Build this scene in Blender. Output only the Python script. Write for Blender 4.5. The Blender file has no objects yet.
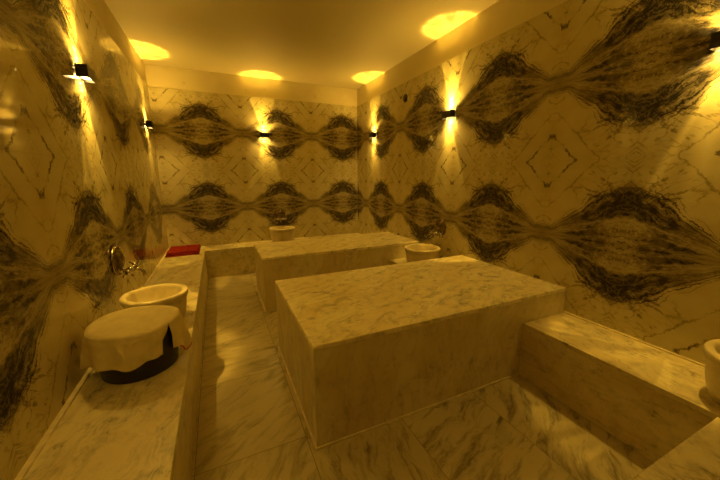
import bpy, bmesh, math, random
from mathutils import Vector, Matrix
random.seed(7)
C = bpy.context.scene.collection
SC = bpy.context.scene
PI = math.pi

# ------------------------------------------------------------------ room dimensions (metres)
XL, XR = -0.756, 2.453
YN, YB = -0.62, 5.495
ZC, ZT = 3.051, 2.758
ZB = 0.427            # bench tops
ZS = 0.633            # slab tops
XB = -0.2458          # left bench front
YBB = 5.089           # back bench front
XRB = 1.9926          # right bench front
XS = 0.385            # slab left faces
PER = 1.14            # marble repeat along the walls
HZ = 0.58             # marble mirror height

# ------------------------------------------------------------------ node helper
class G:
    def __init__(self, tree): self.t = tree; self.n = tree.nodes; self.l = tree.links
    def new(self, kind, **kw):
        nd = self.n.new(kind)
        for k, v in kw.items(): setattr(nd, k, v)
        return nd
    def put(self, sock, v):
        if isinstance(v, S): self.l.new(v.s, sock)
        elif v is not None: sock.default_value = v
    def m(self, op, a, b=None, c=None, clamp=False):
        nd = self.new('ShaderNodeMath', operation=op, use_clamp=clamp)
        self.put(nd.inputs[0], a)
        if b is not None: self.put(nd.inputs[1], b)
        if c is not None: self.put(nd.inputs[2], c)
        return S(self, nd.outputs[0])
    def vec(self, x, y, z=0.0):
        nd = self.new('ShaderNodeCombineXYZ')
        for i, v in enumerate((x, y, z)): self.put(nd.inputs[i], v)
        return S(self, nd.outputs[0])
    def sep(self, v):
        nd = self.new('ShaderNodeSeparateXYZ'); self.put(nd.inputs[0], v)
        return [S(self, o) for o in nd.outputs]
    def noise(self, v, scale, detail=3.0, rough=0.55, dist=0.0):
        nd = self.new('ShaderNodeTexNoise', noise_dimensions='3D')
        self.put(nd.inputs['Vector'], v)
        nd.inputs['Scale'].default_value = scale; nd.inputs['Detail'].default_value = detail
        nd.inputs['Roughness'].default_value = rough; nd.inputs['Distortion'].default_value = dist
        return S(self, nd.outputs[0])
    def ss(self, x, a, b, lo=0.0, hi=1.0):
        nd = self.new('ShaderNodeMapRange', interpolation_type='SMOOTHSTEP')
        for i, v in enumerate((x, a, b, lo, hi)): self.put(nd.inputs[i], v)
        return S(self, nd.outputs[0])
    def mix(self, f, a, b):
        nd = self.new('ShaderNodeMix', data_type='RGBA')
        self.put(nd.inputs[0], f)
        for sock, v in ((nd.inputs[6], a), (nd.inputs[7], b)):
            if isinstance(v, S): self.l.new(v.s, sock)
            else: sock.default_value = (*v, 1)
        return S(self, nd.outputs[2])
    def gauss(self, x, c, w):
        d = (x - c) / w
        return self.m('EXPONENT', (d * d) * -1.0)
    def bump(self, h, strength, dist):
        nd = self.new('ShaderNodeBump'); nd.inputs['Strength'].default_value = strength
        nd.inputs['Distance'].default_value = dist; self.put(nd.inputs['Height'], h)
        return S(self, nd.outputs[0])
class S:
    def __init__(self, g, s): self.g = g; self.s = s
    def __add__(a, b): return a.g.m('ADD', a, b)
    def __radd__(a, b): return a.g.m('ADD', b, a)
    def __sub__(a, b): return a.g.m('SUBTRACT', a, b)
    def __rsub__(a, b): return a.g.m('SUBTRACT', b, a)
    def __mul__(a, b): return a.g.m('MULTIPLY', a, b)
    def __rmul__(a, b): return a.g.m('MULTIPLY', b, a)
    def __truediv__(a, b): return a.g.m('DIVIDE', a, b)
    def __rtruediv__(a, b): return a.g.m('DIVIDE', b, a)
    def abs(a): return a.g.m('ABSOLUTE', a)
    def clamp(a): return a.g.m('ADD', a, 0.0, clamp=True)

def material(name):
    m = bpy.data.materials.new(name); m.use_nodes = True
    g = G(m.node_tree)
    bsdf = m.node_tree.nodes['Principled BSDF']
    return m, g, bsdf
def objco(g):
    nd = g.new('ShaderNodeTexCoord'); return S(g, nd.outputs['Object'])
def simple(name, col, rough=0.5, metal=0.0, noise=0.0, nscale=8.0, bump=0.0, bscale=60.0, spec=0.5):
    m, g, b = material(name)
    co = objco(g)
    if noise > 0:
        n = g.noise(co, nscale, 4)
        dark = tuple(c * (1 - noise) for c in col)
        g.l.new(g.mix(g.ss(n, 0.3, 0.7), dark, col).s, b.inputs['Base Color'])
    else: b.inputs['Base Color'].default_value = (*col, 1)
    b.inputs['Roughness'].default_value = rough; b.inputs['Metallic'].default_value = metal
    b.inputs['Specular IOR Level'].default_value = spec
    if bump > 0:
        g.l.new(g.bump(g.noise(co, bscale, 3), bump, 0.004).s, b.inputs['Normal'])
    return m

CREAM = (0.74, 0.68, 0.56)
# ------------------------------------------------------------------ book-matched wall marble
def wall_marble(name, axis, eye):
    m, g, b = material(name)
    x, y, z = g.sep(objco(g))
    h = y if axis == 'y' else x
    U = g.m('PINGPONG', h - (eye - 4 * PER), PER / 2)            # 0 at an eye, PER/2 at a pinch
    V = g.m('PINGPONG', z - (1.035 - 4 * HZ), HZ)                # 0 on a band, HZ on a diamond row
    P = g.vec(U, V, 0.37)
    w1 = g.noise(P, 4.5, 3) - 0.5
    w2 = g.noise(P, 15.0, 5, 0.62) - 0.5
    w3 = g.noise(P, 50.0, 4, 0.65) - 0.5
    un = (U / 0.50).clamp()
    fall = 1.0 - un
    env = 0.065 + 0.36 * g.m('POWER', fall, 1.1) + w1 * 0.12
    D = (V + w2 * 0.055 * (fall + 0.2) + w3 * 0.018 * (fall + 0.15)) / env
    near = g.ss(U, 0.42, 0.12)                                  # towards the middle of an eye
    inside = g.ss(D, 1.12, 0.92)
    # strata running along the outline of each eye
    strata = g.noise(g.vec(U * 3.0, D * 5.5 + w2 * 0.5, 1.3), 1.0, 7, 0.66, 0.2)
    lay = g.ss(strata, 0.44, 0.62)
    fine = g.noise(g.vec(U * 4.0 + w2 * 0.5, D * 13.0 + w2 * 1.1, 4.1), 1.0, 4, 0.6)
    thin = g.ss((fine - 0.5).abs(), 0.05, 0.0)
    grit = g.ss(g.noise(g.vec(U * 30.0, V * 24.0, 6.6), 1.0, 6, 0.72, 0.8), 0.43, 0.60)
    shell = g.gauss(D + w1 * 0.25 + w2 * 0.35, 0.78, 0.20)                              # black crust just inside the outline
    lens = g.gauss(D + w2 * 0.5, 0.36, 0.11) * g.ss(U + w1 * 0.15, 0.22, 0.08) * g.ss(V, 0.015, 0.05)
    feather = g.ss(D, 0.6, 0.0) * g.ss(U, 0.16, 0.45)
    ringl = g.ss((g.noise(g.vec(U * 5.0 + w1 * 2.0, D * 9.0 + w2 * 1.6, 9.4), 1.0, 5, 0.66) - 0.5).abs(), 0.06, 0.01)
    dark = inside * (0.19 + 0.32 * lay + 0.24 * thin + 0.30 * ringl * near) + shell * grit * (0.18 + 0.42 * near) + shell * near * 0.05 + feather * (0.12 + 0.25 * lay)
    dark = dark * (1.0 - lens * 0.58)
    # loose veins outside the band
    calm = g.ss(V, 0.52, 0.43)
    rim = g.ss(D, 1.75, 1.0) * (1.0 - inside) * calm
    Dw = D + w2 * 0.30 + w3 * 0.12
    crack = g.m('MAXIMUM', g.ss((Dw - 1.16).abs(), 0.035, 0.0), g.ss((Dw - 1.34).abs(), 0.028, 0.0) * 0.7)
    crack = g.m('MAXIMUM', crack, g.ss((Dw - 0.99).abs(), 0.045, 0.0))
    dark = dark + crack * calm * 0.62 * g.ss(g.noise(P, 9.0, 3), 0.36, 0.52)
    dark = dark + rim * (thin * 0.50 + lay * 0.14) * g.ss(g.noise(P, 6.0, 2), 0.36, 0.56)
    # diamonds where four panels meet
    q = (PER / 2 - U) / 0.20 + (HZ - V) / 0.205
    q = q + w2 * 0.70 + w3 * 0.16
    brk = g.ss(g.noise(P, 11.0, 3), 0.36, 0.56)
    dia = g.ss((q - 1.0).abs(), 0.085, 0.0) * (0.12 + 0.62 * brk)
    dia2 = g.ss((q - 1.85).abs(), 0.07, 0.0) * 0.30 * (0.4 + 0.6 * brk)
    dia3 = g.ss((q - 0.42).abs(), 0.06, 0.0) * 0.14
    # faint drifting veins everywhere
    drift = g.noise(g.vec(U * 2.2 + V * 2.0, V * 9.0 - U * 5.0, 7.7), 1.0, 5, 0.6, 0.4)
    vein = g.ss((drift - 0.5).abs(), 0.035, 0.0) * 0.36 * g.ss(g.noise(P, 3.3, 2), 0.40, 0.62)
    cloud = g.ss(g.noise(g.vec(U * 3.0, V * 7.0, 2.2), 1.0, 4), 0.35, 0.75) * 0.17
    dark = (dark + dia + dia2 + dia3 + vein + cloud).clamp()
    # hairline joints between panels
    ju = g.ss((U - PER / 2).abs(), 0.0022, 0.0008)
    jv = g.ss((V - HZ).abs(), 0.0022, 0.0008)
    joint = g.m('MAXIMUM', ju, jv)
    warm = g.mix(g.ss(g.noise(P, 6.0, 3), 0.35, 0.7), (0.61, 0.565, 0.35), (0.56, 0.495, 0.275))
    c1 = g.mix(g.ss(dark, 0.0, 0.55), warm, (0.215, 0.18, 0.098))
    c2 = g.mix(g.ss(dark, 0.45, 1.0), c1, (0.034, 0.030, 0.027))
    c3 = g.mix(joint * 0.35, c2, (0.35, 0.29, 0.2))
    g.l.new(c3.s, b.inputs['Base Color'])
    b.inputs['Roughness'].default_value = 0.04
    b.inputs['Specular IOR Level'].default_value = 0.09
    g.l.new(g.bump(joint * -1.0, 0.25, 0.002).s, b.inputs['Normal'])
    return m

# ------------------------------------------------------------------ slab / bench / floor marble
def slab_marble(name, long_axis, seed=0.0, rough=0.33, contrast=1.0, tilt=0.35, tint=(0.86, 0.80, 0.50)):
    """streaks run along long_axis, wandering by tilt"""
    m, g, b = material(name)
    x, y, z = g.sep(objco(g))
    ax = {'x': (x, y, z), 'y': (y, x, z), 'z': (z, x, y)}[long_axis]
    a, c, d = ax
    co = g.vec(x, y, z + seed)
    w = g.noise(co, 2.3, 4) - 0.5
    u = a + c * tilt + d * tilt * 0.7
    v = c - a * tilt
    s1 = g.noise(g.vec(u * 3.6, v * 17.0 + w * 5.5, d * 17.0 + seed), 1.0, 7, 0.70, 0.35)
    s2 = g.noise(g.vec(u * 1.3, v * 4.0 + w * 2.0, d * 4.0 + seed + 3.1), 1.0, 5, 0.6, 0.5)
    mott = g.noise(co, 11.0, 7, 0.72)
    speck = g.noise(co, 42.0, 5, 0.75)
    vein = g.ss((s2 - 0.5).abs(), 0.022, 0.0) * g.ss(mott, 0.42, 0.62)
    dark = g.ss(s1, 0.48, 0.72) * 0.55 + g.ss(mott, 0.46, 0.70) * 0.42 + vein * 0.42 + g.ss(speck, 0.56, 0.75) * 0.16
    dark = (dark * contrast).clamp()
    base = g.mix(g.ss(s2, 0.35, 0.65), tint, tuple(t * k for t, k in zip(tint, (0.88, 0.82, 0.72))))
    g.l.new(g.mix(dark, base, (0.15, 0.125, 0.09)).s, b.inputs['Base Color'])
    g.l.new((rough + 0.16 * mott).s, b.inputs['Roughness'])
    g.l.new(g.bump(speck, 0.06, 0.003).s, b.inputs['Normal'])
    return m

def floor_marble():
    m, g, b = material('wet floor marble')
    x, y, z = g.sep(objco(g))
    TX, TY = 0.585, 0.745
    side = g.m('LESS_THAN', x, 0.352)
    fx = (x - 0.352) / TX; fy = side * ((y - 0.815) / TY) + (1.0 - side) * ((y - 0.42) / 1.12)
    ix = g.m('FLOOR', fx); iy = g.m('FLOOR', fy)
    px = (g.m('FRACT', fx) - 0.5).abs(); py = (g.m('FRACT', fy) - 0.5).abs()
    joint = g.m('MAXIMUM', g.ss(px, 0.5 - 0.0052, 0.5 - 0.0022), g.ss(py, 0.5 - 0.0040, 0.5 - 0.0018))
    wn = g.new('ShaderNodeTexWhiteNoise', noise_dimensions='2D')
    g.put(wn.inputs['Vector'], g.vec(ix + 0.5, iy + 3.5))
    rnd = S(g, wn.outputs['Value'])
    ang = rnd * 1.9 - 0.35
    ca = g.m('COSINE', ang); sa = g.m('SINE', ang)
    u = x * ca + y * sa + rnd * 9.0; v = y * ca - x * sa + rnd * 31.0
    co = g.vec(x, y, rnd * 7.0)
    w = g.noise(co, 3.0, 4) - 0.5
    s1 = g.noise(g.vec(u * 3.6, v * 17.0 + w * 2.4, 0.3), 1.0, 7, 0.70, 0.5)
    s2 = g.noise(g.vec(u * 1.2, v * 5.0 + w * 2.2, 2.3), 1.0, 5, 0.6, 0.5)
    mott = g.noise(co, 8.0, 6, 0.66)
    speck = g.noise(co, 40.0, 4, 0.7)
    amt = 0.55 + 0.30 * g.ss(x, 0.2, 0.5)                     # calmer stone in the side lane
    dark = (g.ss(s1, 0.45, 0.68) * 0.95 + g.ss(s2, 0.55, 0.7) * 0.30 + g.ss(mott, 0.52, 0.74) * 0.30) * amt + g.ss(speck, 0.56, 0.75) * 0.14
    dark = g.m('MAXIMUM', dark.clamp(), joint * 0.75)
    base = g.mix(rnd, (0.54, 0.48, 0.29), (0.45, 0.39, 0.22))
    g.l.new(g.mix(dark, base, (0.10, 0.083, 0.058)).s, b.inputs['Base Color'])
    g.l.new((0.24 + 0.22 * mott).s, b.inputs['Roughness'])
    g.l.new(g.bump(speck * 0.3 - joint, 0.22, 0.003).s, b.inputs['Normal'])
    return m

def plaster(name, col):
    m, g, b = material(name)
    co = objco(g)
    st = g.ss(g.noise(co, 1.7, 6, 0.62), 0.42, 0.72)
    sp = g.ss(g.noise(co, 6.5, 5, 0.7), 0.62, 0.74)
    c = g.mix(st * 0.35, col, (0.55, 0.42, 0.27))
    c = g.mix(sp * 0.35, c, (0.42, 0.29, 0.17))
    g.l.new(c.s, b.inputs['Base Color'])
    b.inputs['Roughness'].default_value = 0.62
    g.l.new(g.bump(g.noise(co, 30, 4), 0.10, 0.004).s, b.inputs['Normal'])
    return m

M = {}
M['wall_l'] = wall_marble('bookmatched marble left', 'y', 1.40)
M['wall_r'] = wall_marble('bookmatched marble right', 'y', 1.135)
M['wall_b'] = wall_marble('bookmatched marble back', 'x', -0.128)
M['floor'] = floor_marble()
M['ceiling'] = plaster('ceiling paint', (0.48, 0.43, 0.265))
M['band'] = plaster('frieze plaster', (0.70, 0.64, 0.41))
M['top'] = slab_marble('lit honed slab marble', 'x', 0.0, 0.34, 0.88, 0.45)  # tint raised: the brighter lighting of the tops is put into the colour
M['side'] = slab_marble('shaded slab cladding marble', 'z', 2.0, 0.42, 0.62, 0.06, (0.64, 0.58, 0.34))  # same stone with a lowered tint, the shade on the sides painted in
M['bench_top'] = slab_marble('bench seat marble', 'y', 5.0, 0.34, 0.95, 0.28, (0.69, 0.63, 0.385))
M['bench_side'] = slab_marble('bench riser marble', 'y', 8.0, 0.42, 0.80, 0.2, (0.64, 0.58, 0.34))
M['grout'] = simple('pale grout', (0.70, 0.62, 0.38), 0.6, noise=0.25, nscale=20)
M['basin'] = simple('carved basin marble', (0.68, 0.59, 0.36), 0.36, noise=0.22, nscale=9, bump=0.08)
M['brass'] = simple('tarnished brass', (0.30, 0.235, 0.12), 0.26, 1.0, noise=0.45, nscale=45, bump=0.25, bscale=90)
M['chrome'] = simple('worn chrome', (0.44, 0.40, 0.34), 0.14, 1.0)
M['black'] = simple('black powder coat', (0.012, 0.010, 0.009), 0.38, noise=0.2)
M['tub'] = simple('dark plastic', (0.022, 0.021, 0.024), 0.42, noise=0.4, nscale=14)
M['towel'] = simple('cream cotton', (0.74, 0.64, 0.34), 0.92, noise=0.14, nscale=16, bump=0.5, bscale=240, spec=0.15)
M['redhem'] = simple('red hem', (0.42, 0.02, 0.015), 0.85, spec=0.2)
M['dark'] = simple('dark grille', (0.02, 0.018, 0.015), 0.6)

def red_cloth_mat():
    m, g, b = material('red checked cotton')
    x, y, z = g.sep(objco(g))
    a = g.m('PINGPONG', x * 1.0 + 3.0, 0.045); c = g.m('PINGPONG', y * 1.0 + 3.0, 0.06)
    st = g.m('MAXIMUM', g.ss(a, 0.008, 0.004), g.ss(c, 0.008, 0.004))
    n = g.ss(g.noise(g.vec(x, y, z), 22, 3), 0.35, 0.7)
    col = g.mix(n, (0.19, 0.016, 0.010), (0.28, 0.024, 0.013))
    g.l.new(g.mix(st * 0.55, col, (0.16, 0.012, 0.012)).s, b.inputs['Base Color'])
    b.inputs['Roughness'].default_value = 0.9; b.inputs['Specular IOR Level'].default_value = 0.09
    g.l.new(g.bump(g.noise(g.vec(x, y, z), 260, 2), 0.4, 0.003).s, b.inputs['Normal'])
    return m
M['red'] = red_cloth_mat()
def lens_mat():
    m, g, b = material('lamp lens')
    b.inputs['Base Color'].default_value = (0.9, 0.85, 0.7, 1)
    b.inputs['Emission Color'].default_value = (1.0, 0.66, 0.18, 1)
    b.inputs['Emission Strength'].default_value = 40.0
    return m
M['lens'] = lens_mat()

# ------------------------------------------------------------------ mesh helpers
def link(name, bm, mat, parent=None, smooth=False, loc=None):
    me = bpy.data.meshes.new(name); bmesh.ops.recalc_face_normals(bm, faces=bm.faces); bm.to_mesh(me); bm.free()
    if smooth:
        for p in me.polygons: p.use_smooth = True
    o = bpy.data.objects.new(name, me); C.objects.link(o)
    me.materials.append(mat)
    if parent: o.parent = parent
    if loc: o.location = loc
    return o
def tag(o, label=None, cat=None, group=None, kind=None):
    if label: o['label'] = label
    if cat: o['category'] = cat
    if group: o['group'] = group
    if kind: o['kind'] = kind
    return o
def empty(name, loc, rz=0.0):
    o = bpy.data.objects.new(name, None); C.objects.link(o); o.location = loc; o.rotation_euler = (0, 0, rz)
    o.empty_display_size = 0.1
    return o
def box(bm, a, b, bevel=0.0, seg=2):
    r = bmesh.ops.create_cube(bm, size=1.0); vs = r['verts']
    for v in vs:
        v.co = Vector([(a[i] + b[i]) / 2 + v.co[i] * (b[i] - a[i]) for i in range(3)])
    if bevel > 0:
        es = list({e for v in vs for e in v.link_edges})
        bmesh.ops.bevel(bm, geom=es, offset=bevel, segments=seg, affect='EDGES', profile=0.5)
def lathe(bm, prof, n=48, axis='z', org=(0, 0, 0)):
    rings = []
    for r, h in prof:
        ring = []
        for k in range(n):
            t = 2 * PI * k / n
            if axis == 'z': p = (r * math.cos(t), r * math.sin(t), h)
            elif axis == 'x': p = (h, r * math.cos(t), r * math.sin(t))
            else: p = (r * math.cos(t), h, r * math.sin(t))
            ring.append(bm.verts.new(Vector(p) + Vector(org)))
        rings.append(ring)
    for i in range(len(rings) - 1):
        for k in range(n):
            bm.faces.new((rings[i][k], rings[i][(k + 1) % n], rings[i + 1][(k + 1) % n], rings[i + 1][k]))
    bm.faces.new(rings[0]); bm.faces.new(rings[-1])
def tube(bm, pts, r, n=12):
    pts = [Vector(p) for p in pts]; rs = r if isinstance(r, (list, tuple)) else [r] * len(pts)
    rings = []
    up = Vector((0.31, 0.17, 0.93))
    for i, p in enumerate(pts):
        d = (pts[min(i + 1, len(pts) - 1)] - pts[max(i - 1, 0)]).normalized()
        a = d.cross(up)
        if a.length < 1e-4: a = d.cross(Vector((1, 0, 0)))
        a.normalize(); c = d.cross(a).normalized()
        rings.append([bm.verts.new(p + rs[i] * (math.cos(2 * PI * k / n) * a + math.sin(2 * PI * k / n) * c)) for k in range(n)])
    for i in range(len(rings) - 1):
        for k in range(n):
            bm.faces.new((rings[i][k], rings[i][(k + 1) % n], rings[i + 1][(k + 1) % n], rings[i + 1][k]))
    bm.faces.new(rings[0]); bm.faces.new(rings[-1])
def smooth_path(pts, n=6):
    P = [Vector(p) for p in pts]; out = []
    for i in range(len(P) - 1):
        p0 = P[max(i - 1, 0)]; p1 = P[i]; p2 = P[i + 1]; p3 = P[min(i + 2, len(P) - 1)]
        for k in range(n):
            t = k / n
            out.append(0.5 * ((2 * p1) + (p2 - p0) * t + (2 * p0 - 5 * p1 + 4 * p2 - p3) * t * t + (3 * p1 - p0 - 3 * p2 + p3) * t ** 3))
    out.append(P[-1]); return out
def copy_tree(o, parent=None):
    c = o.copy(); C.objects.link(c); c.parent = parent
    for ch in list(o.children): copy_tree(ch, c)
    return c
def struct(name, a, b, mat):
    bm = bmesh.new(); box(bm, a, b)
    return tag(link(name, bm, mat), kind='structure')

# ------------------------------------------------------------------ room shell
T = 0.15
struct('floor', (XL - T, YN - T, -T), (XR + T, YB + T, 0), M['floor'])
struct('ceiling', (XL - T, YN - T, ZC), (XR + T, YB + T, ZC + T), M['ceiling'])
struct('wall_left', (XL - T, YN - T, 0), (XL, YB + T, ZT), M['wall_l'])
struct('wall_right', (XR, YN - T, 0), (XR + T, YB + T, ZT), M['wall_r'])
struct('wall_back', (XL, YB, 0), (XR, YB + T, ZT), M['wall_b'])
struct('wall_front', (XL, YN - T, 0), (XR, YN, ZT), M['wall_b'])
# painted frieze between the marble and the ceiling, set back a finger's width
q = 0.010
struct('trim_1', (XL - T, YN - T, ZT), (XL - q, YB + T, ZC), M['band'])
struct('trim_2', (XR + q, YN - T, ZT), (XR + T, YB + T, ZC), M['band'])
struct('trim_3', (XL - q, YB + q, ZT), (XR + q, YB + T, ZC), M['band'])
struct('trim_4', (XL - q, YN - T, ZT), (XR + q, YN - q, ZC), M['band'])
# sealed upstand where the benches meet the walls
struct('baseboard_left', (XL, YN, ZB), (XL + 0.022, YB, ZB + 0.012), M['grout'])
struct('baseboard_right', (XR - 0.014, YN, ZB), (XR, 1.4455, ZB + 0.010), M['grout'])

# ------------------------------------------------------------------ masonry benches and slabs
def bench(label, x0, y0, x1, y1, seams, group=None, side=None):
    root = empty('stone_bench', ((x0 + x1) / 2, (y0 + y1) / 2, 0))
    tag(root, label, 'bench', 'marble benches round the room')
    cx, cy = (x0 + x1) / 2, (y0 + y1) / 2
    th = 0.032
    bm = bmesh.new(); box(bm, (x0 - cx, y0 - cy, 0), (x1 - cx, y1 - cy, ZB - th), 0.002, 1)
    link('riser', bm, M['bench_side'], root)
    bm = bmesh.new(); box(bm, (x0 - cx, y0 - cy, ZB - th), (x1 - cx, y1 - cy, ZB), 0.004, 2)
    link('seat', bm, M['bench_top'], root)
    return root
e = 0.0008
bench('long marble bench along the left wall, carrying the cloth-covered tub and red cloth', XL + e, YN + e, XB, YB - e, ())
bench('low marble bench along the back wall behind the far slab', XB + e, YBB, XR - e, YB - e, ())
bench('short marble bench against the right wall beyond the far slab', XRB, 4.289 + e, XR - e, YBB - e, ())
bench('short marble bench against the right wall between the two slabs', XRB, 2.6175 + e, XR - e, 3.4535 - e, ())
bench('marble bench along the right wall in front of the near slab', XRB, YN + e, XR - e, 1.4475 - e, ())
bench('marble bench at the entrance, only its corner in view lower right', 0.75, YN + e, XRB - e, 0.44, ())

def slab(label, y0, y1, z=ZS, seams=()):
    root = empty('heated_slab', ((XS + XR) / 2, (y0 + y1) / 2, 0)); tag(root, label, 'slab', 'raised marble slabs in the middle')
    cx, cy = root.location.x, root.location.y
    hx = (XR - e - XS) / 2; hy = (y1 - y0) / 2; th = 0.03
    bm = bmesh.new(); box(bm, (-hx, -hy, 0), (hx, hy, z - th), 0.002, 1)
    link('cladding', bm, M['side'], root)
    cuts = [-hx - 0.001] + [c - cx for c in seams] + [hx]
    for k in range(len(cuts) - 1):
        bm = bmesh.new(); box(bm, (cuts[k] + (0.0012 if k else 0), -hy - 0.001, z - th), (cuts[k + 1] - (0.0012 if k < len(cuts) - 2 else 0), hy + 0.001, z), 0.005, 2)
        link('top', bm, M['top'], root)
    bm = bmesh.new()
    s = 0.010
    xe = XRB - cx - 0.002
    box(bm, (-hx - s, -hy - s, 0), (-hx, hy + s, 0.014)); box(bm, (-hx, -hy - s, 0), (xe, -hy, 0.014)); box(bm, (-hx, hy, 0), (xe, hy + s, 0.014))
    tag(link('base_strip', bm, M['grout'], root), 'pale grout strip along the foot')
    return root
slab('large near marble slab with a bare top, nearest the viewer', 1.4475, 2.6175)
slab('far marble slab behind the near one, bench and basin beyond', 3.4535, 4.289, ZS, (0.92,))

# ------------------------------------------------------------------ wash basins
def make_basin(loc, label):
    root = empty('wash_basin', loc); tag(root, label, 'basin', 'wash basins round the room')
    k = 1.0; H = 0.245
    prof = [(0.150, 0.0), (0.166, 0.006), (0.180, 0.05), (0.192, 0.11), (0.198, 0.165), (0.199, 0.195), (0.203, 0.200),
            (0.211, 0.206), (0.214, 0.220), (0.213, 0.236), (0.207, H), (0.184, H), (0.177, 0.240), (0.170, 0.222), (0.158, 0.17),
            (0.135, 0.115), (0.09, 0.078), (0.03, 0.066), (0.006, 0.065)]
    bm = bmesh.new(); lathe(bm, prof, 72)
    link('bowl', bm, M['basin'], root, True)
    bm = bmesh.new(); lathe(bm, [(0.018, 0.0655), (0.018, 0.0685), (0.014, 0.0695), (0.004, 0.068)], 20)
    link('drain', bm, M['chrome'], root, True)
    return root
bas = make_basin((-0.483, 2.61, ZB), 'pale marble wash basin on left bench, between the draped tub and its tap')
def basin_copy(loc, label):
    b = copy_tree(bas); b.location = loc; b['label'] = label; return b
basin_copy((2.185, 3.0, ZB), 'marble wash basin by the right wall, between the two slabs')
basin_copy((0.945, 5.255, ZB), 'marble wash basin at the back wall, peeking above the far slab')
basin_copy((2.215, 0.375, ZB), 'marble wash basin at the right bench corner, cut by picture edge')

# ------------------------------------------------------------------ taps (built facing +x, plate against x = 0)
def make_tap(loc, rz, label):
    root = empty('wall_tap', loc, rz); tag(root, label, 'tap', 'taps above the wash basins')
    bm = bmesh.new()
    lathe(bm, [(0.106, 0.0), (0.114, 0.004), (0.118, 0.010), (0.114, 0.018), (0.104, 0.021), (0.096, 0.020), (0.078, 0.034), (0.055, 0.047), (0.032, 0.055), (0.01, 0.057)], 48, 'x', (0, 0, 0.085))
    for k in range(24):                                   # beaded rim of the plate
        t = 2 * PI * k / 24
        r = bmesh.ops.create_icosphere(bm, subdivisions=1, radius=0.0085)
        for v in r['verts']: v.co += Vector((0.021, 0.107 * math.cos(t), 0.085 + 0.107 * math.sin(t)))
    link('wall_plate', bm, M['brass'], root, True)
    bm = bmesh.new()
    lathe(bm, [(0.026, 0.0), (0.026, 0.012), (0.016, 0.016), (0.016, 0.068), (0.024, 0.074), (0.030, 0.090), (0.024, 0.107), (0.012, 0.115)], 20, 'x')
    for s in (-1, 1):
        tube(bm, [(0.088, 0, 0), (0.09, s * 0.035, 0.0), (0.094, s * 0.07, 0.004), (0.096, s * 0.09, 0.006)], [0.018, 0.016, 0.016, 0.020], 14)
    link('valve_body', bm, M['chrome'], root, True)
    bm = bmesh.new()
    tube(bm, smooth_path([(0.105, 0, -0.002), (0.135, 0, 0.004), (0.160, 0, -0.008), (0.172, 0, -0.034), (0.173, 0, -0.055)], 5), 0.013, 14)
    link('spout', bm, M['chrome'], root, True)
    for s in (-1, 1):
        bm = bmesh.new()
        c = Vector((0.098, s * 0.106, 0.008))
        lathe(bm, [(0.021, -0.014), (0.021, 0.012), (0.013, 0.019), (0.004, 0.023)], 16, 'y', c)
        if s < 0:
            for v in bm.verts: v.co.y = 2 * c.y - v.co.y
        for k in range(4):
            t = PI / 4 + k * PI / 2
            d = Vector((math.cos(t), 0, math.sin(t)))
            tube(bm, [c + d * 0.006, c + d * 0.036, c + d * 0.043, c + d * 0.052], [0.008, 0.0075, 0.0115, 0.007], 10)
        link('cross_handle', bm, M['chrome'], root, True)
    return root
tap = make_tap((XL + 0.0005, 2.86, 0.80), 0.0, 'chrome two-handle tap with round plate, on left wall above the basin')
def tap_copy(loc, rz, label):
    t = copy_tree(tap); t.location = loc; t.rotation_euler = (0, 0, rz); t['label'] = label; t.scale = (0.72, 0.85, 0.95); return t
tap_copy((XR - 0.0005, 3.0, 0.815), PI, 'dark round-plated tap on right wall between the two slabs')
tap_copy((0.955, YB - 0.0005, 0.79), -PI / 2, 'round-plated tap on the back wall above its basin')

# ------------------------------------------------------------------ cloth-covered tub
TX_, TY_ = -0.49, 2.03
root = empty('plastic_tub', (TX_, TY_, ZB)); tag(root, 'dark round tub under a cream cloth on the left bench', 'tub')
bm = bmesh.new()
lathe(bm, [(0.176, 0.0), (0.186, 0.004), (0.194, 0.07), (0.203, 0.20), (0.205, 0.252), (0.198, 0.256), (0.01, 0.256)], 64)
link('tub_body', bm, M['tub'], root, True)
bm = bmesh.new(); lathe(bm, [(0.207, 0.256), (0.211, 0.259), (0.211, 0.272), (0.204, 0.278), (0.02, 0.281)], 64)
link('lid', bm, M['tub'], root, True)

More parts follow.
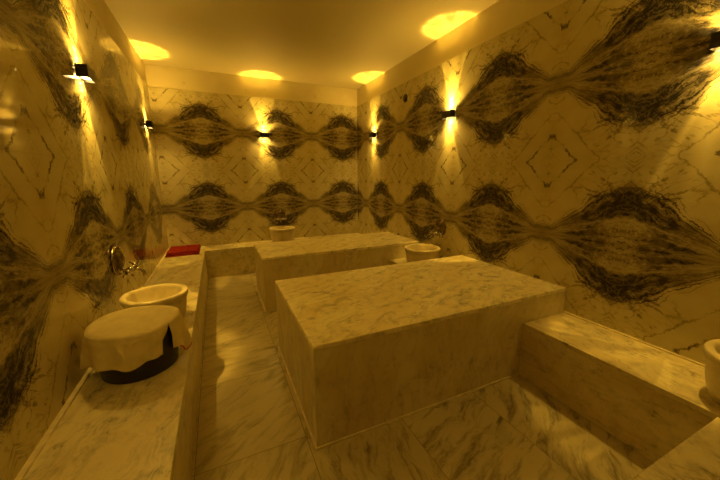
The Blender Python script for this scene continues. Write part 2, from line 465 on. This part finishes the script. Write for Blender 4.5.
def wrap(d): return (d + 180) % 360 - 180
SLIT = -36.0
def hem_drop(deg):
    """how far the cloth hangs below the rim, by direction (0 = +x)"""
    base = 0.158 + 0.012 * math.sin(math.radians(deg * 3 + 40)) + 0.006 * math.sin(math.radians(deg * 7))
    # long corner at the wall-side front, reaching the bench
    base += 0.068 * math.exp(-(wrap(deg + 172) / 17.0) ** 2)
    base += 0.066 * math.exp(-(wrap(deg + 6) / 15.0) ** 2) - 0.055 * math.exp(-(wrap(deg - 34) / 18.0) ** 2)
    return base
def drape():
    bm = bmesh.new()
    n = 240; top = 0.284
    R = 0.217
    # start and end the cloth at the slit: its two edges part on the way down
    degs = [SLIT + 360.0 * i / n for i in range(n + 1)]
    rows = []
    NT, ND = 10, 26
    def pt(deg, i, row):
        t = math.radians(deg)
        if row <= NT:
            r = R * row / NT
            z = top + 0.004 * math.sin(r * 40 + 2 * t) * (r / R) + 0.003 * math.cos(3 * t) * (r / R)
            if row == NT: z -= 0.004
            return (r * math.cos(t), r * math.sin(t), z)
        f = (row - NT) / ND
        drop = hem_drop(deg)
        fold = (0.010 * math.sin(math.radians(deg * 11 + 30 * math.sin(math.radians(deg * 2)))) + 0.005 * math.sin(math.radians(deg * 5 + 80))) * f
        fold += 0.022 * math.exp(-(wrap(deg + 160) / 5.0) ** 2) * f + 0.018 * math.exp(-(wrap(deg + 182) / 8.0) ** 2) * f + 0.020 * math.exp(-(wrap(deg - 8) / 16.0) ** 2) * f
        r = R + 0.006 * min(1, f * 6) + 0.007 * f + fold
        z = top - 0.005 - 0.004 * min(1, f * 8) - drop * f
        # parting of the two edges beside the slit
        s = (deg - SLIT) / 360.0
        gap = 15.0 * min(1.0, max(0.0, f * 2.2)) * (0.75 + 0.25 * f)
        if s < 0.5: t += math.radians(gap * 0.30 * max(0, 1 - s * 9))
        else: t -= math.radians(gap * 0.95 * max(0, 1 - (1 - s) * 9))
        return (r * math.cos(t), r * math.sin(t), z)
    grid = []
    for row in range(1, NT + ND + 1):
        grid.append([bm.verts.new(pt(d, i, row)) for i, d in enumerate(degs[:-1] if row <= NT else degs)])
    c = bm.verts.new((0, 0, top + 0.002))
    for i in range(n): bm.faces.new((c, grid[0][i], grid[0][(i + 1) % n]))
    for r in range(len(grid) - 1):
        a, b2 = grid[r], grid[r + 1]
        for i in range(n):
            ai = a[i]; aj = a[(i + 1) % len(a)] if len(a) == n else a[i + 1]
            bi = b2[i]; bj = b2[(i + 1) % n] if len(b2) == n else b2[i + 1]
            bm.faces.new((ai, aj, bj, bi))
    edge = [pt(degs[0], 0, NT + k) for k in range(6, ND + 1)] 
    hem = [pt(d, i, NT + ND) for i, d in enumerate(degs) if d < SLIT + 42]
    return bm, hem
bm, hem = drape()
cl = link('draped_towel', bm, M['towel'], None, True, (TX_, TY_, ZB))
mod = cl.modifiers.new('thick', 'SOLIDIFY'); mod.thickness = 0.003; mod.offset = 1.0
tag(cl, 'cream towel spread over the dark tub on the left bench', 'towel')
bm = bmesh.new(); tube(bm, [Vector(h) * 1.0 + Vector((h[0], h[1], 0)).normalized() * 0.002 for h in hem[6:]], 0.0038, 8)
tag(link('hem', bm, M['redhem'], cl, True), 'red hem at the right side of the towel')

# ------------------------------------------------------------------ folded red cloth in the corner
def folded(bm, w, d, z0, z1, amp, seed):
    nx, ny = 28, 20
    def prof(i, j, top):
        x = (i / nx - 0.5) * w; y = (j / ny - 0.5) * d
        a = math.sin(x * 17 + seed) * math.cos(y * 13 + seed * 2)
        ex = 1 + 0.02 * math.sin(y * 21 + seed); ey = 1 + 0.03 * math.sin(x * 14 + seed * 3)
        edge = min(1, min(i, nx - i, j, ny - j) / 1.5)
        mid = (z0 + z1) / 2
        z = (z1 + amp * a) if top else z0
        z = mid + (z - mid) * (0.55 + 0.45 * edge)
        return (x * ex, y * ey, z)
    t = [[bm.verts.new(prof(i, j, True)) for j in range(ny + 1)] for i in range(nx + 1)]
    b = [[bm.verts.new(prof(i, j, False)) for j in range(ny + 1)] for i in range(nx + 1)]
    for i in range(nx):
        for j in range(ny):
            bm.faces.new((t[i][j], t[i + 1][j], t[i + 1][j + 1], t[i][j + 1])); bm.faces.new((b[i][j], b[i][j + 1], b[i + 1][j + 1], b[i + 1][j]))
    for i in range(nx):
        for j in (0, ny): bm.faces.new((t[i][j], b[i][j], b[i + 1][j], t[i + 1][j]))
    for j in range(ny):
        for i in (0, nx): bm.faces.new((t[i][j], t[i][j + 1], b[i][j + 1], b[i][j]))
rt = empty('folded_cloth', (-0.525, 5.155, ZB), 0.0); tag(rt, 'folded red cloth lying at the far left bench corner', 'cloth')
for k, (z0, z1, w, d, dx, rz) in enumerate([(0.0, 0.016, 0.425, 0.56, 0.0, 0.0), (0.016, 0.034, 0.41, 0.53, 0.004, 0.02), (0.034, 0.05, 0.39, 0.50, 0.004, -0.03)]):
    bm = bmesh.new(); folded(bm, w, d, z0, z1, 0.005, 1.3 + k)
    o = link('fold', bm, M['red'], rt, True, (dx, 0.01 * k, 0)); o.rotation_euler = (0, 0, rz)

# ------------------------------------------------------------------ wall lamps (built facing +x)
LAMP = (1.0, 0.562, 0.064)
def lamp_optics(ld):
    ld.use_nodes = True
    g = G(ld.node_tree)
    em = ld.node_tree.nodes['Emission']
    tc = g.new('ShaderNodeTexCoord')
    x, y, z = g.sep(S(g, tc.outputs['Normal']))
    zz = g.m('MAXIMUM', z.abs(), 0.02)
    a = x / zz; c = y / zz
    r = g.m('SQRT', a * a + c * c)
    ph = g.m('ARCTAN2', c, a)
    ray = g.noise(g.vec(g.m('COSINE', ph) * 6.0, g.m('SINE', ph) * 6.0, r * 0.6), 1.0, 3, 0.6)
    ray = g.ss(ray, 0.34, 0.66, 0.45, 1.55)
    core = g.ss(r, 0.455, 0.30)
    ring = g.gauss(r, 0.345, 0.035) * 0.7
    hot = g.gauss(r, 0.0, 0.20) * 0.5
    spill = g.ss(r, 3.0, 0.1) * SPILL
    out = (core * (0.55 + ring + hot)) * ray + spill
    g.l.new(out.s, em.inputs['Strength'])
SPILL = 0.21
POWER = 44.0
def lamp_data(power):
    ld = bpy.data.lights.new('lamp_beam', 'SPOT')
    ld.energy = power; ld.color = LAMP; ld.spot_size = math.radians(150); ld.spot_blend = 0.3; ld.shadow_soft_size = 0.012
    lamp_optics(ld); return ld
LD_UP = lamp_data(POWER * 2.1); LD_DOWN = lamp_data(POWER * 0.85); LD_STRONG = lamp_data(POWER * 1.4)   # down beam of the middle left lamp boosted to strengthen its floor pool
def make_sconce(loc, rz, label):
    root = empty('wall_lamp', loc, rz); tag(root, label, 'lamp', 'up-and-down wall lamps')
    W, H, Dp = 0.074, 0.038, 0.068
    bm = bmesh.new(); box(bm, (0.004, -W, -H + 0.022), (Dp, W, H - 0.022), 0.003, 1)
    for q in (-1, 1):                                     # open rims round the two lenses
        z0, z1 = sorted((q * (H - 0.0225), q * H))
        box(bm, (Dp - 0.005, -W, z0), (Dp, W, z1)); box(bm, (0.004, -W, z0), (Dp, -W + 0.005, z1)); box(bm, (0.004, W - 0.005, z0), (Dp, W, z1))
    link('housing', bm, M['black'], root)
    bm = bmesh.new(); box(bm, (0, -0.045, -0.026), (0.005, 0.045, 0.026), 0.002, 1)
    link('wall_plate', bm, M['black'], root)
    for s in (-1, 1):
        z0, z1 = sorted((s * (H - 0.022), s * (H - 0.018)))
        bm = bmesh.new(); box(bm, (0.008, -W + 0.008, z0), (Dp - 0.008, W - 0.008, z1), 0.001, 1)
        link('lens', bm, M['lens'], root)
        l = bpy.data.objects.new('lamp_beam', LD_STRONG if s < 0 else LD_UP); C.objects.link(l); l.parent = root
        l.location = (0.031, 0, s * (H + 0.001)); l.rotation_euler = (0, 0, 0) if s < 0 else (PI, 0, 0)
    return root
ZL = 2.177
sc0 = make_sconce((XL + e, 2.765, ZL), 0.0, 'small black up-and-down wall lamp in the middle of left wall')
def sconce(loc, rz, label):
    s = copy_tree(sc0)
    for ch in s.children:
        if ch.data == LD_STRONG: ch.data = LD_DOWN
    s.location = loc; s.rotation_euler = (0, 0, rz); s['label'] = label; return s
sconce((XL + e, 4.97, ZL), 0.0, 'small black wall lamp at the far end of left wall, near the corner')
sconce((XL + e, 0.55, ZL), 0.0, 'small black wall lamp on left wall nearest the viewer, outside the picture')
sconce((0.779, YB - e, ZL), -PI / 2, 'small black wall lamp alone on the back wall')
sconce((XR - e, 4.80, ZL), PI, 'small black wall lamp on the right wall nearest the back corner')
sconce((XR - e, 2.925, ZL), PI, 'black wall lamp in the middle of right wall, above the tap')
sconce((XR - e, 0.79, ZL), PI, 'black wall lamp at the right picture edge')

# ------------------------------------------------------------------ small round sensor on the right wall
rs = empty('wall_sensor', (XR - e, 3.87, 2.555), PI); tag(rs, 'small round black sensor high on right wall', 'sensor')
bm = bmesh.new(); lathe(bm, [(0.052, 0.0), (0.052, 0.008), (0.046, 0.013), (0.036, 0.013)], 32, 'x'); link('bezel', bm, M['black'], rs, True)
bm = bmesh.new(); lathe(bm, [(0.036, 0.009), (0.03, 0.016), (0.015, 0.020), (0.003, 0.021)], 32, 'x'); link('dome', bm, M['dark'], rs, True)

# ------------------------------------------------------------------ camera
yaw, pit, rol = 0.4265, -0.2001, -0.0056
fw = Vector((math.sin(yaw) * math.cos(pit), math.cos(yaw) * math.cos(pit), math.sin(pit)))
rt_ = Vector((math.cos(yaw), -math.sin(yaw), 0)); up = rt_.cross(fw)
R2 = rt_ * math.cos(rol) + up * math.sin(rol); U2 = -rt_ * math.sin(rol) + up * math.cos(rol)
cd = bpy.data.cameras.new('camera'); co = bpy.data.objects.new('camera', cd); C.objects.link(co)
cd.sensor_width = 36; cd.lens = 310.2 / 720 * 36; cd.clip_start = 0.02
mat = Matrix((R2, U2, -fw)).transposed().to_4x4(); mat.translation = Vector((0, 0, 1.5))
co.matrix_world = mat
SC.camera = co

# ------------------------------------------------------------------ world, view
w = bpy.data.worlds.new('world'); SC.world = w; w.use_nodes = True
w.node_tree.nodes['Background'].inputs[0].default_value = (0, 0, 0, 1)
w.node_tree.nodes['Background'].inputs[1].default_value = 0.0
vs = SC.view_settings
vs.view_transform = 'Standard'; vs.look = 'None'; vs.gamma = 1; vs.use_curve_mapping = False
vs.exposure = 0.64
SC.cycles.use_denoising = True
SC.cycles.max_bounces = 12; SC.cycles.diffuse_bounces = 10; SC.cycles.glossy_bounces = 6
SC.cycles.sample_clamp_indirect = 4.0
SC.cycles.caustics_reflective = False
